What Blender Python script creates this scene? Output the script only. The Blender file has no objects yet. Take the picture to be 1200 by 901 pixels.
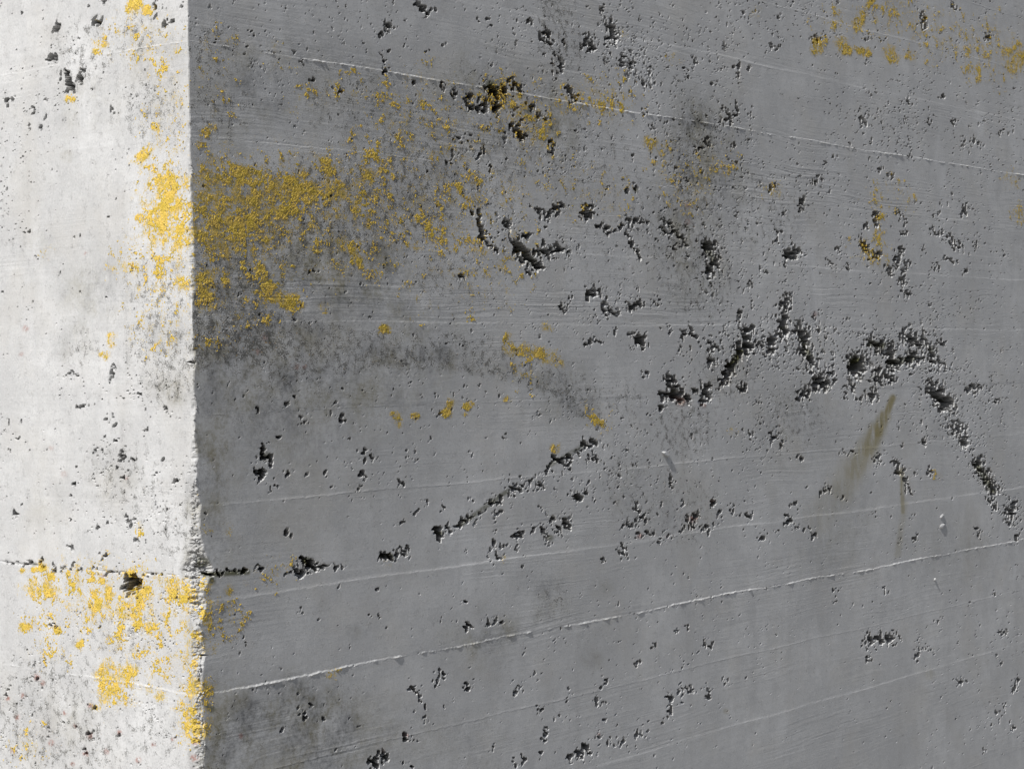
import bpy, math
import numpy as np
from mathutils import Matrix, Vector

scene = bpy.context.scene
col = scene.collection

# ------------------------------------------------------------------ camera, sky, sun, exposure
# World: the convex corner of the wall is the vertical line x = y = 0. The shaded face is the plane
# y = 0 (runs along +x, faces -y); the sunlit face is the plane x = 0 (runs along +y, faces -x).
FPX = 2150.0                    # focal length in pixels of a 1200 px wide frame
YAW = math.atan2(1813, FPX)     # angle between view axis and the shaded face
PITCH = -math.atan2(25, FPX)
ROLL = math.radians(0.77)
ZC = 1.55                       # eye height
fw = np.array([math.cos(YAW) * math.cos(PITCH), math.sin(YAW) * math.cos(PITCH), math.sin(PITCH)])
r0 = np.cross(fw, [0, 0, 1.0]); r0 /= np.linalg.norm(r0)
u0 = np.cross(r0, fw)
RT = math.cos(ROLL) * r0 - math.sin(ROLL) * u0
UP = math.sin(ROLL) * r0 + math.cos(ROLL) * u0
ray = fw * FPX + RT * (226 - 600) + UP * (450.5 - 430.5)
CAM = np.array([0, 0, ZC]) - ray / FPX * 1.958

cam_d = bpy.data.cameras.new('camera')
cam_d.sensor_width = 36.0
cam_d.lens = FPX / 1200 * 36.0
cam_d.clip_end = 2000
cam_d.clip_start = 0.05
cam = bpy.data.objects.new('camera', cam_d)
col.objects.link(cam)
cam.matrix_world = Matrix(((RT[0], UP[0], -fw[0], CAM[0]), (RT[1], UP[1], -fw[1], CAM[1]),
                           (RT[2], UP[2], -fw[2], CAM[2]), (0, 0, 0, 1)))
scene.camera = cam

SUN_TRAVEL = Vector((0.66, 0.098, -0.745)).normalized()   # rakes along the shaded face, hits the left face
to_sun = -SUN_TRAVEL
elev = math.asin(to_sun.z)
azim = math.atan2(to_sun.x, to_sun.y)                    # clockwise from +Y
world = bpy.data.worlds.new('World')
scene.world = world
world.use_nodes = True
wn = world.node_tree.nodes
bg = wn['Background']
sky = wn.new('ShaderNodeTexSky')
sky.sky_type = 'NISHITA'
sky.sun_disc = False
sky.sun_elevation = elev
sky.sun_rotation = azim
sky.air_density = 1.0
sky.dust_density = 3.0
sky.ozone_density = 0.8
world.node_tree.links.new(sky.outputs[0], bg.inputs[0])
bg.inputs[1].default_value = 0.062

sun_d = bpy.data.lights.new('sun', 'SUN')
sun_d.energy = 4.65
sun_d.angle = math.radians(0.53)
sun_d.color = (1.0, 0.985, 0.962)
sun = bpy.data.objects.new('sun', sun_d)
col.objects.link(sun)
sun.rotation_euler = SUN_TRAVEL.to_track_quat('-Z', 'Y').to_euler()
sun.location = (-4, -1, 6)

scene.view_settings.view_transform = 'Standard'
scene.view_settings.look = 'None'
scene.view_settings.gamma = 1.0
scene.view_settings.use_curve_mapping = False
scene.view_settings.exposure = 0.40
scene.cycles.max_bounces = 6

# ------------------------------------------------------------------ helpers
def px_of(P):
    """world points (...,3) -> photograph pixels (used only to place what was measured in the photograph)"""
    d = P - CAM
    z = d @ fw
    return 600 + FPX * (d @ RT) / z, 450.5 - FPX * (d @ UP) / z, z

def ray_of(x, y):
    return fw * FPX + RT * (x - 600) + UP * (450.5 - y)

def on_right(x, y):
    d = ray_of(x, y); k = -CAM[1] / d[1]
    P = CAM + d * k
    return P[0], P[2]

def on_left(x, y):
    d = ray_of(x, y); k = -CAM[0] / d[0]
    P = CAM + d * k
    return P[1], P[2]

def fnoise(shape, seed, wl=(10, 10), beta=2.5, lo=None):
    """random field, std 1; wl = (along wall, vertical) in cells where the spectrum starts to fall as 1/f^beta"""
    rng = np.random.default_rng(seed)
    w = rng.standard_normal(shape).astype(np.float32)
    F = np.fft.rfft2(w)
    kz = np.fft.fftfreq(shape[0])[:, None] * wl[1]
    ks = np.fft.rfftfreq(shape[1])[None, :] * wl[0]
    k2 = kz * kz + ks * ks
    A = 1.0 / (1.0 + k2) ** (beta / 2)
    if lo is not None:
        A = A * (k2 / (k2 + lo * lo))
    A[0, 0] = 0
    f = np.fft.irfft2(F * A, s=shape).astype(np.float32)
    return f / f.std()

def sstep(x, a, b):
    t = np.clip((x - a) / (b - a), 0, 1)
    return t * t * (3 - 2 * t)

def strokes(txt):
    """'r x y x y ...; r x y ...' -> [(r, pts)]"""
    out = []
    for part in txt.replace('\n', ' ').split(';'):
        v = [float(q) for q in part.split()]
        if len(v) >= 3:
            out.append((v[0], np.array(v[1:]).reshape(-1, 2)))
    return out

class Face:
    """a height raster on one wall face; 1 mm cells. a = distance from the corner, z = height"""
    def __init__(self, right, na, z0, nz):
        self.right = right; self.na = na; self.nz = nz; self.z0 = z0
        self.a = np.arange(na) * 0.001
        self.z = z0 + np.arange(nz) * 0.001
        A, Z = np.meshgrid(self.a, self.z)
        O = np.zeros_like(A)
        P = np.stack([A, O, Z] if right else [O, A, Z], -1)
        self.X, self.Y, _ = px_of(P)
        self.X = self.X.astype(np.float32); self.Y = self.Y.astype(np.float32)
    @property
    def shape(self): return (self.nz, self.na)
    def window(self, pts, r):
        x0, x1 = pts[:, 0].min() - r, pts[:, 0].max() + r
        y0, y1 = pts[:, 1].min() - r, pts[:, 1].max() + r
        f = on_right if self.right else on_left
        q = [f(x, y) for x in (x0, x1) for y in (y0, y1)]
        aa = [v[0] for v in q]; zz = [v[1] for v in q]
        i0 = max(0, int(min(aa) * 1000) - 2); i1 = min(self.na, int(max(aa) * 1000) + 3)
        j0 = max(0, int((min(zz) - self.z0) * 1000) - 2); j1 = min(self.nz, int((max(zz) - self.z0) * 1000) + 3)
        return slice(j0, j1), slice(i0, i1)
    def dist(self, pts, win, warp=None):
        X = self.X[win]; Y = self.Y[win]
        if warp is not None:
            X = X + warp[0][win]; Y = Y + warp[1][win]
        d = np.full(X.shape, 1e9, np.float32)
        if len(pts) == 1:
            return np.hypot(X - pts[0, 0], Y - pts[0, 1])
        for p, q in zip(pts[:-1], pts[1:]):
            v = q - p; L = max(v @ v, 1e-6)
            t = np.clip(((X - p[0]) * v[0] + (Y - p[1]) * v[1]) / L, 0, 1)
            d = np.minimum(d, np.hypot(X - p[0] - t * v[0], Y - p[1] - t * v[1]))
        return d
    def cavity(self, txt, noise, rough=0.55, cap=3.2, warp=None):
        F = np.full(self.shape, -9.0, np.float32)
        for r, pts in strokes(txt):
            w = self.window(pts, r * 2.2 + 3)
            if F[w].size == 0: continue
            r = r * 1.25 if r >= 4 else r * 1.04
            amp = min(rough * r, cap)
            F[w] = np.maximum(F[w], r - self.dist(pts, w, warp) + amp * noise[w])
        return F
    def density(self, txt, scale=1.0, add=False, grow=1.0):
        """soft brush: first number radius; value 1 at the core, 0 at the radius"""
        F = np.zeros(self.shape, np.float32)
        for part in txt.replace('\n', ' ').split(';'):
            v = [float(q) for q in part.split()]
            if len(v) < 4: continue
            r, s = v[0] * grow, v[1]; pts = np.array(v[2:]).reshape(-1, 2)
            w = self.window(pts, r)
            if F[w].size == 0: continue
            g = s * sstep(1 - self.dist(pts, w) / r, 0, 0.75)
            F[w] = F[w] + g if add else np.maximum(F[w], g)
        return F * scale
    def sample(self, arr, a, z):
        ia = np.clip(a * 1000, 0, self.na - 1.001); iz = np.clip((z - self.z0) * 1000, 0, self.nz - 1.001)
        i = ia.astype(int); fa = (ia - i).astype(np.float32)
        j = iz.astype(int); fz = (iz - j).astype(np.float32)[:, None]
        R = arr[j] * (1 - fz) + arr[j + 1] * fz
        return R[:, i] * (1 - fa) + R[:, i + 1] * fa

# ------------------------------------------------------------------ what was measured on the photograph
CAV_R = """
5 605 286 612 297 620 303; 6 622 304 628 311; 3 558 250 563 264 568 283; 3 568 283 580 291; 3 592 262 598 280 604 288; 3 612 282 618 276; 4 636 292 646 296 656 292; 2.5 655 290 665 294;
3.5 633 247 641 252; 3 641 252 652 246 659 242; 4 687 250 693 247; 4 692 345 698 341; 3.5 659 361; 2.5 667 351; 2.5 708 352 711 366 716 370 723 366; 3 736 359 745 357 752 353; 2.5 771 354; 5.5 748 401; 3 741 393 756 396;
2 685 400 692 399; 2 697 400 704 402; 2 719 386 721 389; 2 785 383 789 388; 2.5 808 386 813 397; 2 799 388 800 394;
5.5 829 291; 3 836 291; 4 837 304 833 316; 3 830 325; 2.5 832 334; 2.5 868 365 866 378; 2 879 330 877 338; 2 893 310; 3 896 318;
5 875 389 873 402; 6.5 880 405; 4 892 402; 5 868 412; 4.5 857 428 851 440; 3.5 848 446; 4 836 408; 3 833 420 833 430; 3 842 400; 2.5 865 366; 4 785 443 792 448; 3 775 446; 2.5 800 412; 2.5 755 440;
8.5 791 461; 4.5 780 464; 5 800 468; 3 812 458; 3 775 477;
2.5 737 276 744 290 749 300; 2 700 264 715 268; 2.5 735 257 750 260 760 262; 2.5 775 270 790 274 804 282; 2 792 290 800 286; 2 722 271 735 262; 2.5 779 258 786 262;
4 922 350 918 362; 4.5 918 372 919 388; 4.5 921 392; 4 903 398 905 408; 4.5 938 388 943 402; 6 943 408; 4 949 418 952 427; 6 961 444; 3.5 972 437; 3 977 446; 2 935 378;
9.5 1003 430; 6 999 425 1009 424; 4.5 1020 401 1032 405; 6 1042 410; 7 1046 424; 5 1043 440; 4 1030 436 1028 446; 3 1055 395 1062 386; 5 1066 396 1080 400; 6.5 1070 420; 4 1091 408 1094 426; 3 1091 446; 3 1104 402;
3 1056 293 1050 309; 3 1046 314; 3.5 1061 312; 3 1058 326 1057 336; 3 1064 345; 2.5 1045 318 1040 312; 2 1061 262 1061 274; 3 1028 250 1025 262; 3 1009 281 1016 294; 3 1023 298 1029 300; 2 1013 266;
4.5 926 300 933 294; 3.5 922 304; 3.5 971 306; 2 992 311; 2.5 983 292; 3 940 233 940 246; 2 912 270 910 283; 2 917 252; 
3.5 1114 281 1121 290; 3 1125 290; 3 1144 288; 3 1129 248 1134 243; 2.5 1093 270 1100 274; 3 1096 313; 3 1133 317; 2 1108 304 1118 307; 2 1050 248 1056 254; 2 1175 297; 2 1081 290; 2.5 1096 252; 2 1103 236;
4 941 464 946 457; 4 955 452 966 450; 4.5 998 453; 3 990 462; 3 1005 468; 4 1022 462; 2.5 1021 446;
6 1092 455 1098 463; 7 1106 472; 5 1101 466 1114 470; 3.5 1116 480; 4 1120 501 1128 504; 3 1129 514 1132 522; 2 1138 527;
5 1146 543; 5 1152 552; 4 1157 562; 5 1164 573; 3.5 1161 587; 3 1166 594; 3.5 1180 600; 3.5 1188 592 1184 612; 3 1193 627; 2 1170 597;
3.5 1136 455 1142 458; 3 1148 452; 2.5 1168 470; 3 910 512; 2.5 913 521; 2 902 509; 2.5 937 536; 3.5 1029 538; 1.8 1031 546; 4 1052 549; 2.5 1073 553; 3.2 1088 551; 2 1100 562;
3.5 968 573; 2 963 576; 2.5 931 590; 4 926 612; 1.8 910 624; 2 943 622; 2.5 955 629; 2.5 989 582; 2.5 1025 602; 1.8 1068 605; 2.5 1070 630; 3 1146 624; 2 1061 560 1067 577; 1.5 985 529 1002 530; 1.6 1150 510; 1.8 1086 520; 2.3 1083 516; 1.6 1058 520; 1.5 1008 504; 1.5 945 572;
3.0 600 572 606 574; 1.9 612 567 620 566 628 561; 1.8 632 552 641 551 646 542; 2.6 650 539 660 541 666 546; 2.2 664 538 672 533 680 527; 3.2 685 521; 2.5 692 519 699 517; 2.5 693 534 700 540; 1.6 630 575 638 573;
4 677 584; 1.8 684 580 688 570; 2 694 585; 2.5 720 591; 1.8 702 593; 4 751 607; 3 737 613; 2 746 590 748 600; 2.5 758 625; 1.8 665 602; 1.5 633 594 638 602;
3.5 642 632; 3 637 622; 3.5 655 620; 3.5 663 613; 2.5 668 618; 3 649 608; 3 604 629 612 628; 2.5 622 624 630 620; 2 606 640;
3 806 607; 3.5 815 602; 3 810 615; 2 800 620; 2.5 836 590; 3 826 620; 2 840 613; 2.2 843 601; 1.6 852 594; 2 858 595; 3.2 880 603; 3.4 892 630; 1.8 867 602; 1.8 860 602; 1.5 813 628;
4 829 454 826 466; 2 842 457; 3 870 453; 3.2 880 510; 2 875 528; 2 882 476; 1.8 758 489 760 486; 2 811 492; 2 808 510; 1.8 745 543; 1.5 760 540; 1.8 710 551;
3.5 728 644; 2.5 732 651; 2.5 750 628; 2 773 632; 2 782 627; 2 707 654; 1.5 745 651; 1.5 753 645; 2 788 561 790 571; 2 800 588; 2 802 594; 2 837 555; 1.5 629 644; 2 613 662;
4.5 516 626; 3.5 525 620; 2.2 536 617 544 611; 2.8 551 606 556 609; 2 563 604 567 597; 2.7 574 592 579 587; 2.1 585 585 591 579; 2.8 597 574; 2 580 608 586 597;
5 360 659; 3.5 371 661; 2.2 338 671 350 670 364 671; 2 375 667 385 663 395 666; 2.6 401 665; 2 240 672 262 671; 2.2 268 668 285 669; 1.8 295 670 310 667;
4 453 651; 3 460 655; 3 466 648 476 643; 4.5 310 533; 3.5 317 537; 1.8 307 522; 2.5 328 513; 2.8 322 567; 2.6 360 557; 2.8 336 624; 2.5 424 533 430 530; 2.5 430 540; 2.8 424 555; 1.8 436 535; 2.8 473 566; 3 354 493; 2 359 498; 3 303 560 309 555; 2 335 555; 2 382 553; 1.7 390 572; 2 318 573; 2 488 540; 2 510 532; 1.8 490 533;
2.6 490 597; 1.8 472 612; 2.5 577 645 580 634; 2.5 584 650; 3 591 640; 2 576 656; 2.2 402 488 402 495; 1.6 395 474; 2.2 344 464; 2.2 336 473; 1.7 402 455; 1.6 390 476; 2 300 483; 1.5 442 517; 1.6 590 513; 1.6 500 589; 1.8 520 593; 1.8 549 643;
2.5 541 322; 1.8 496 330; 2 366 318; 1.8 443 354; 1.4 428 369; 1.4 433 369; 
2.5 488 3 494 8; 2.5 497 10 501 14; 2 508 8; 2 474 22; 2.2 458 30 455 36; 2 441 39 449 39; 2.8 450 68; 3 449 82; 2.6 485 97; 2.2 354 72; 1.8 366 91; 1.8 398 112; 2.4 519 98 521 104; 2.6 528 106 534 108; 3 549 116 553 127; 2.5 560 129;
4.5 575 106; 4 583 113; 4.5 570 118; 3.5 590 104; 3.5 597 94; 4 580 126; 3 567 128; 3.5 597 152; 3 538 162; 2.5 546 162; 2.2 530 180 532 187; 3.5 564 180; 2.5 570 194; 2.5 572 206; 1.8 576 32; 2 572 22; 1.8 560 25; 1.6 500 60; 2 518 55; 1.8 456 57; 1.6 345 61; 1.6 325 2; 2 593 192;
3 620 25; 1.8 607 14; 4.5 637 40; 3 646 49; 2.6 652 60; 2.6 657 70 658 80; 2.6 652 84; 2 662 47; 4 690 47; 4 693 54; 2.2 704 12 708 20; 2.8 712 26 716 36; 3.5 716 47; 2 724 46; 2.5 732 70 730 78; 2.5 740 76 743 70; 2.2 743 88; 2.2 760 80 763 99; 2 766 74; 2.2 813 67 816 73; 2.8 803 78; 3 806 90; 2.2 867 72 866 92; 4 853 140; 3.5 864 130; 2.5 849 128; 2.8 858 168; 2.6 862 186; 2.6 870 186; 2 878 135;
4.5 604 102; 3 623 124; 2.6 632 132 640 140; 4.5 608 156; 3.5 645 165; 3 648 174; 3.5 668 105; 3 674 114; 2.5 670 122; 2 674 152; 3.5 745 222; 3 733 220; 2.5 763 223; 2.5 803 213; 2 712 222; 2 820 175; 3 830 166; 2 715 177; 2 742 182; 1.8 836 100; 1.8 878 80; 2 735 82; 2 754 130; 2 756 98;
2.2 913 20; 2.5 912 57; 2 904 55; 3 956 45; 2.2 1034 47; 2.4 1018 45; 2.4 1080 14 1083 28; 2.6 1084 32; 3 1118 6; 2.5 1157 42; 2.5 1007 135 1012 144; 2 1016 130; 2.6 1141 165; 2.6 1148 170; 2 1130 168; 2.2 1105 113; 2 1055 90; 2.8 1117 144; 2.4 1065 120; 2 1090 143; 2.6 1174 155; 2 1185 150; 2.6 956 214; 2.6 962 207; 2.8 905 220; 2.2 1032 198; 2.2 1043 206; 1.8 1067 184; 1.8 996 168; 1.8 977 185; 1.8 965 192;
2.5 546 730 550 733; 2.5 574 726 584 728; 2.6 589 727; 1.8 566 729; 3 515 790; 2.5 519 784; 2.6 550 782; 2.8 552 797; 2.2 548 807; 2.4 485 808 493 815; 2.2 500 826; 2.2 494 823; 2.6 500 842; 2.4 511 802; 1.8 484 834; 2.4 500 844; 2.8 477 863; 2.6 485 868; 2.2 478 862; 2.4 362 826; 2.4 355 836; 2.2 354 842; 2 346 812; 2 349 828; 1.8 330 854; 5.5 440 893; 4 449 887; 2 450 880; 1.8 381 840; 1.8 409 840; 2 443 692; 2 444 720; 2 397 689; 1.6 353 719; 1.5 375 728; 1.5 432 722; 1.5 457 763; 1.8 547 707; 2 472 893; 2.2 478 897; 2.4 576 878; 2 396 875;
2.4 670 812; 2.2 663 818; 2 634 828; 1.8 632 835; 2.4 640 855; 2.8 638 866; 2.4 634 880; 3.4 612 889; 2.2 603 894; 3.6 682 881; 3.6 680 885; 3 686 874; 3.2 693 882; 2.6 668 884; 2.2 700 818 701 826; 1.8 709 823; 3 708 800; 2 654 839; 2 708 840; 2 718 866; 2.6 728 870; 2.4 743 862 748 857; 2.4 759 847; 2.2 722 855; 2.4 774 846; 2.2 785 818 788 834; 2.2 785 842; 3 797 810; 2.2 801 804; 2.2 798 822; 3 812 808; 2.2 828 806 831 816; 2.8 828 757; 1.6 835 755; 1.7 790 738; 1.7 797 737; 2 805 736; 1.8 766 756; 2 747 776; 1.7 798 779; 2.4 702 861; 1.8 713 870; 1.8 732 862; 1.8 758 860; 1.6 775 797; 1.8 763 883; 1.5 773 728; 2.6 848 797; 1.6 600 810 613 806; 1.4 625 790; 1.4 637 790;
4.5 1020 750; 4 1030 747; 4.8 1045 748; 3 1034 752; 2.4 1078 750; 2.4 1075 760; 2.4 1073 770; 2.4 1084 758; 1.8 1092 764; 2 1018 772; 2.6 1179 742; 2 1172 740; 1.8 1168 768; 1.6 1140 770; 2 1126 798; 2 1122 797; 1.8 1134 798; 3.4 1188 806; 2.4 1194 798; 2.4 1170 834; 2 1178 828; 2.6 1186 852; 2.4 979 692; 1.6 979 706; 2 1038 692; 1.6 1166 695; 1.8 1137 706; 1.4 1095 728; 1.4 1100 722; 2 1152 878; 1.4 1086 788; 1.4 942 760; 1.6 1162 850; 1.6 1174 776;
"""
# honeycombed zones: radius, strength, points
HONEY_R = """
40 1.0 590 270 625 295; 30 1.0 640 250 670 300; 45 1.0 580 115 600 160; 35 0.7 640 60 655 90; 40 0.7 720 40 740 85; 40 0.6 860 140 862 190; 45 0.8 760 260 830 300; 40 0.9 830 300 830 340; 60 1.0 860 400 910 400; 45 0.7 800 450 830 400;
60 1.1 940 400 1060 415; 40 1.0 1070 400 1110 440; 30 0.9 1105 480 1150 545; 30 0.9 1150 550 1195 620; 35 0.6 1060 310 1060 350; 35 0.5 1120 285; 40 0.6 1145 460; 40 0.6 900 510; 60 0.5 880 480; 45 0.7 750 620; 40 0.9 650 620; 30 0.6 600 635; 25 0.7 560 600 660 545; 40 0.5 810 610; 35 0.5 580 640; 60 0.5 560 170 600 210; 50 0.35 660 200; 60 0.4 1130 250; 50 0.4 1015 150 1060 140; 40 0.4 1150 160; 40 0.5 960 210; 60 0.4 700 370 760 360; 40 0.5 755 405; 50 0.4 990 300;
40 0.4 700 850 760 860; 30 0.4 790 815; 40 0.4 500 830; 40 0.5 690 880; 50 0.5 1180 830; 60 0.35 1160 730; 40 0.3 570 730; 40 0.25 360 830; 50 0.3 310 540; 60 0.25 420 560; 70 0.3 720 560; 60 0.3 1060 480; 80 0.35 900 330; 60 0.3 1150 180; 120 0.25 1050 330 800 200; 60 0.25 700 20 900 30;
"""
CAV_L = """
3 77 87 80 97; 4 82 103; 3 88 97 97 86; 3 57 67 63 68; 3 118 24 110 31; 2.5 66 30 63 36; 2 102 9; 1.8 6 20; 1.8 17 59; 2 11 118 17 116; 1.8 38 131; 1.6 48 147; 1.8 130 128; 1.8 92 42; 2.5 182 8; 2.2 200 24 193 30; 2.2 184 20; 1.6 212 6; 1.6 125 2 122 8; 1.6 27 17; 1.6 53 137; 1.6 33 147; 1.6 110 105;
1.6 32 272; 1.5 126 258; 1.4 90 277; 1.4 100 296; 1.4 43 302; 1.4 71 318; 1.4 2 345; 1.4 127 347; 2 132 432 130 446; 1.8 78 438; 1.8 84 440; 1.6 88 443; 
2.4 93 476; 1.8 97 475; 1.8 131 481; 1.8 126 494; 1.8 136 497; 2.4 173 501; 1.8 165 500; 1.8 122 513 125 516; 1.8 137 513; 1.7 115 527 115 531; 1.6 111 530; 2.6 142 538 146 531; 2 137 547; 2.6 147 556; 2.2 157 540; 1.7 90 545; 1.7 106 544; 1.8 92 563; 1.8 83 582; 1.8 88 570; 1.7 116 573; 1.7 206 563; 1.6 190 540; 1.8 79 607; 1.6 72 611; 2 114 618; 1.8 117 618; 1.8 125 612; 2 148 605 151 617; 1.8 160 634; 2.2 122 650; 1.6 82 639; 1.6 103 627; 1.7 21 514; 1.6 26 494; 1.6 8 497; 2 17 600 14 606; 1.5 24 596; 1.7 143 465; 1.6 119 470; 1.5 124 457; 2 165 458; 1.6 180 555; 1.6 210 560; 1.5 172 570; 1.6 196 480; 1.5 176 600; 1.4 170 633;
2 8 658; 1.6 14 659 22 659; 2.6 46 659 52 662; 1.3 28 661 38 660; 2.2 62 664; 1.2 70 667 78 666; 2.2 85 665; 2 94 664; 1.3 102 668 112 665; 1.8 116 660; 1.3 120 672 136 671; 8.5 157 684; 7.5 156 680 158 688; 3 152 677; 1.3 168 672 180 673; 1.6 190 676; 1.5 200 677 208 678;
2.2 9 812; 2 40 790; 2 43 795; 1.8 27 815; 2.4 57 853; 2.2 57 862; 2 75 848; 2 105 856 107 865; 2.4 100 884; 2.2 163 888; 2 140 857; 2 135 860; 2 203 868; 1.6 132 850; 2 112 831; 2 105 826; 1.8 117 880; 2 62 732; 2 68 740; 1.6 20 704; 1.6 118 735; 1.8 88 848;
"""
HONEY_L = "50 0.7 130 560; 45 0.5 150 480; 50 0.4 90 60; 40 0.5 190 15; 60 0.6 60 850 160 860; 70 0.35 190 600; 40 0.4 20 810; 60 0.25 30 120;"

# lichen colonies: (name words for the label, brush text) -- radius, strength, points
LICH_R = [
 ('widest gold lichen crust on shaded face, spreading right from the corner edge',
  "26 1.0 244 205 300 212; 24 1.0 300 215 350 222 400 226; 26 1.0 245 240 330 245; 30 1.0 245 275 280 265; 22 0.75 330 250 350 235; 16 0.9 262 292; 22 0.62 245 310; 12 0.9 380 190 386 200; 14 0.7 345 195; 15 0.7 415 235; 14 0.8 270 195; 70 0.58 245 235 370 235; 60 0.5 250 300; 36 0.66 290 290 335 262; 28 0.66 350 212 425 240"),
 ('gold lichen crust low on the corner edge, shaded side, under the widest crust',
  "18 0.95 240 330 245 352; 32 0.5 245 340; 12 0.8 262 325; 14 0.7 236 356"),
 ('gold lichen patch with pointed right tip, shaded face, lower right of the widest crust',
  "15 1.0 312 340 345 355; 28 0.5 315 345; 12 0.9 305 320; 9 0.8 320 352 352 358"),
 ('V-shaped gold lichen patch hanging from a board line on shaded face',
  "11 1.0 402 285 414 292; 9 1.0 416 292 422 305; 6 1.0 423 312"),
 ('small gold lichen patch upper left of the V-shaped one, shaded face', "13 1.0 433 208; 8 0.6 446 200"),
 ('small rounded gold lichen tuft alone below the V-shaped patch', "8 1.1 449 386; 6 0.8 455 388"),
 ('gold lichen strip above the smooth pale arc, middle of shaded face',
  "10 0.95 594 398 600 412; 11 0.9 603 410 625 412 650 420; 9 0.8 655 425; 10 0.6 600 430; 8 0.6 620 418"),
 ('left gold lichen tuft of the close pair under a board line', "8 1.1 466 491; 6 1.0 469 497; 5 0.8 461 484"),
 ('smaller right gold lichen tuft of the close pair under a board line', "6 1.05 485 488; 4 0.8 490 487"),
 ('pair of touching gold lichen tufts astride a board line, middle of shaded face', "9 1.05 524 483; 8 1.0 528 474; 8 1.0 548 476; 6 1.0 552 473; 5 0.8 545 485"),
 ('tiny gold lichen speck right of the touching tufts, on the same board line', "6 0.95 594 467; 4 0.7 600 468"),
 ('gold lichen tuft at the upper end of the diagonal crack', "7 1.05 649 526; 5 0.8 654 523"),
 ('gold lichen spot alone in the upper middle of shaded face', "11 0.9 763 168; 9 0.6 775 180; 8 0.5 768 192"),
 ('upright gold lichen streak near the top edge, upper right', "8 1.0 1010 18 1004 32; 6 0.8 1015 10 1022 0; 5 0.7 1027 8"),
 ('gold lichen tuft at the left end of the row near the upper right, shaded face', "9 0.95 957 50 958 58"),
 ('second gold lichen tuft from the left in the row near the upper right', "9 1.0 985 50 992 60; 6 0.8 981 46"),
 ('narrow middle gold lichen tuft in the row near the upper right', "8 0.95 1008 60 1016 62; 5 0.7 1003 56"),
 ('largest gold lichen tuft in the row near the upper right, second from its right end', "10 1.0 1042 60 1046 68"),
 ('gold lichen tuft at the right end of the row near the upper right', "8 1.05 1067 66"),
 ('gold lichen patch at the right edge of the picture, near the top', "13 0.95 1188 78 1194 68; 12 0.8 1180 62; 10 0.6 1192 55"),
 ('gold lichen lining a narrow cavity on the right of shaded face', "6 0.95 1011 284 1017 294 1021 300"),
 ('gold lichen below the ragged cavity cluster, upper middle of shaded face', "9 0.95 614 124; 7 0.8 606 116"),
 ('gold lichen tuft crossing the corner edge above the widest crust', "11 0.8 240 156; 8 0.7 247 150; 10 0.6 234 170"),
]
FLECK_R = """16 0.8 236 690 240 760; 14 0.8 240 800 238 860; 40 0.62 590 112 625 150; 30 0.6 668 118; 30 0.55 690 112 720 122; 40 0.5 600 230;
10 0.8 312 375; 10 0.7 380 360; 9 0.8 440 282; 12 0.8 432 262; 11 0.8 640 382; 7 0.9 1029 255; 7 0.9 607 100; 8 0.8 578 118; 7 0.7 672 116; 30 0.5 400 240 460 240; 90 0.40 500 140 560 300; 70 0.40 440 200 480 260; 60 0.30 320 300 420 300; 80 0.42 260 290 300 330; 60 0.34 470 130; 50 0.30 640 200 700 230; 40 0.36 780 190 810 220; 50 0.26 720 120; 45 0.45 1100 40 1050 20; 60 0.40 1160 60; 40 0.36 980 30; 35 0.36 1020 290; 40 0.3 1040 235; 20 0.5 905 222; 30 0.36 590 330 570 340; 40 0.3 490 350; 25 0.42 520 240; 25 0.42 590 130; 20 0.40 470 130; 20 0.45 465 120; 20 0.42 438 165; 40 0.42 270 300; 30 0.42 410 310; 30 0.3 620 440; 20 0.45 1195 250; 18 0.5 1185 210; 30 0.3 700 490; 15 0.5 792 68; 12 0.6 885 15; 10 0.5 732 40; 12 0.45 860 505; 15 0.4 380 110; 40 0.36 260 720; 25 0.45 250 745; 14 0.5 388 787; 12 0.5 455 655; 10 0.5 592 655; 10 0.5 1098 557; 30 0.35 250 400; 14 0.55 240 620; 14 0.5 265 620; 30 0.34 330 670 300 676; 12 0.6 265 690; 16 0.5 570 150; 20 0.42 530 260; 24 0.36 350 120 410 100; 40 0.24 320 70; 40 0.3 250 60 260 110; 16 0.4 630 95; 30 0.36 845 190; 12 0.5 430 110; 10 0.6 413 110
"""
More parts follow.
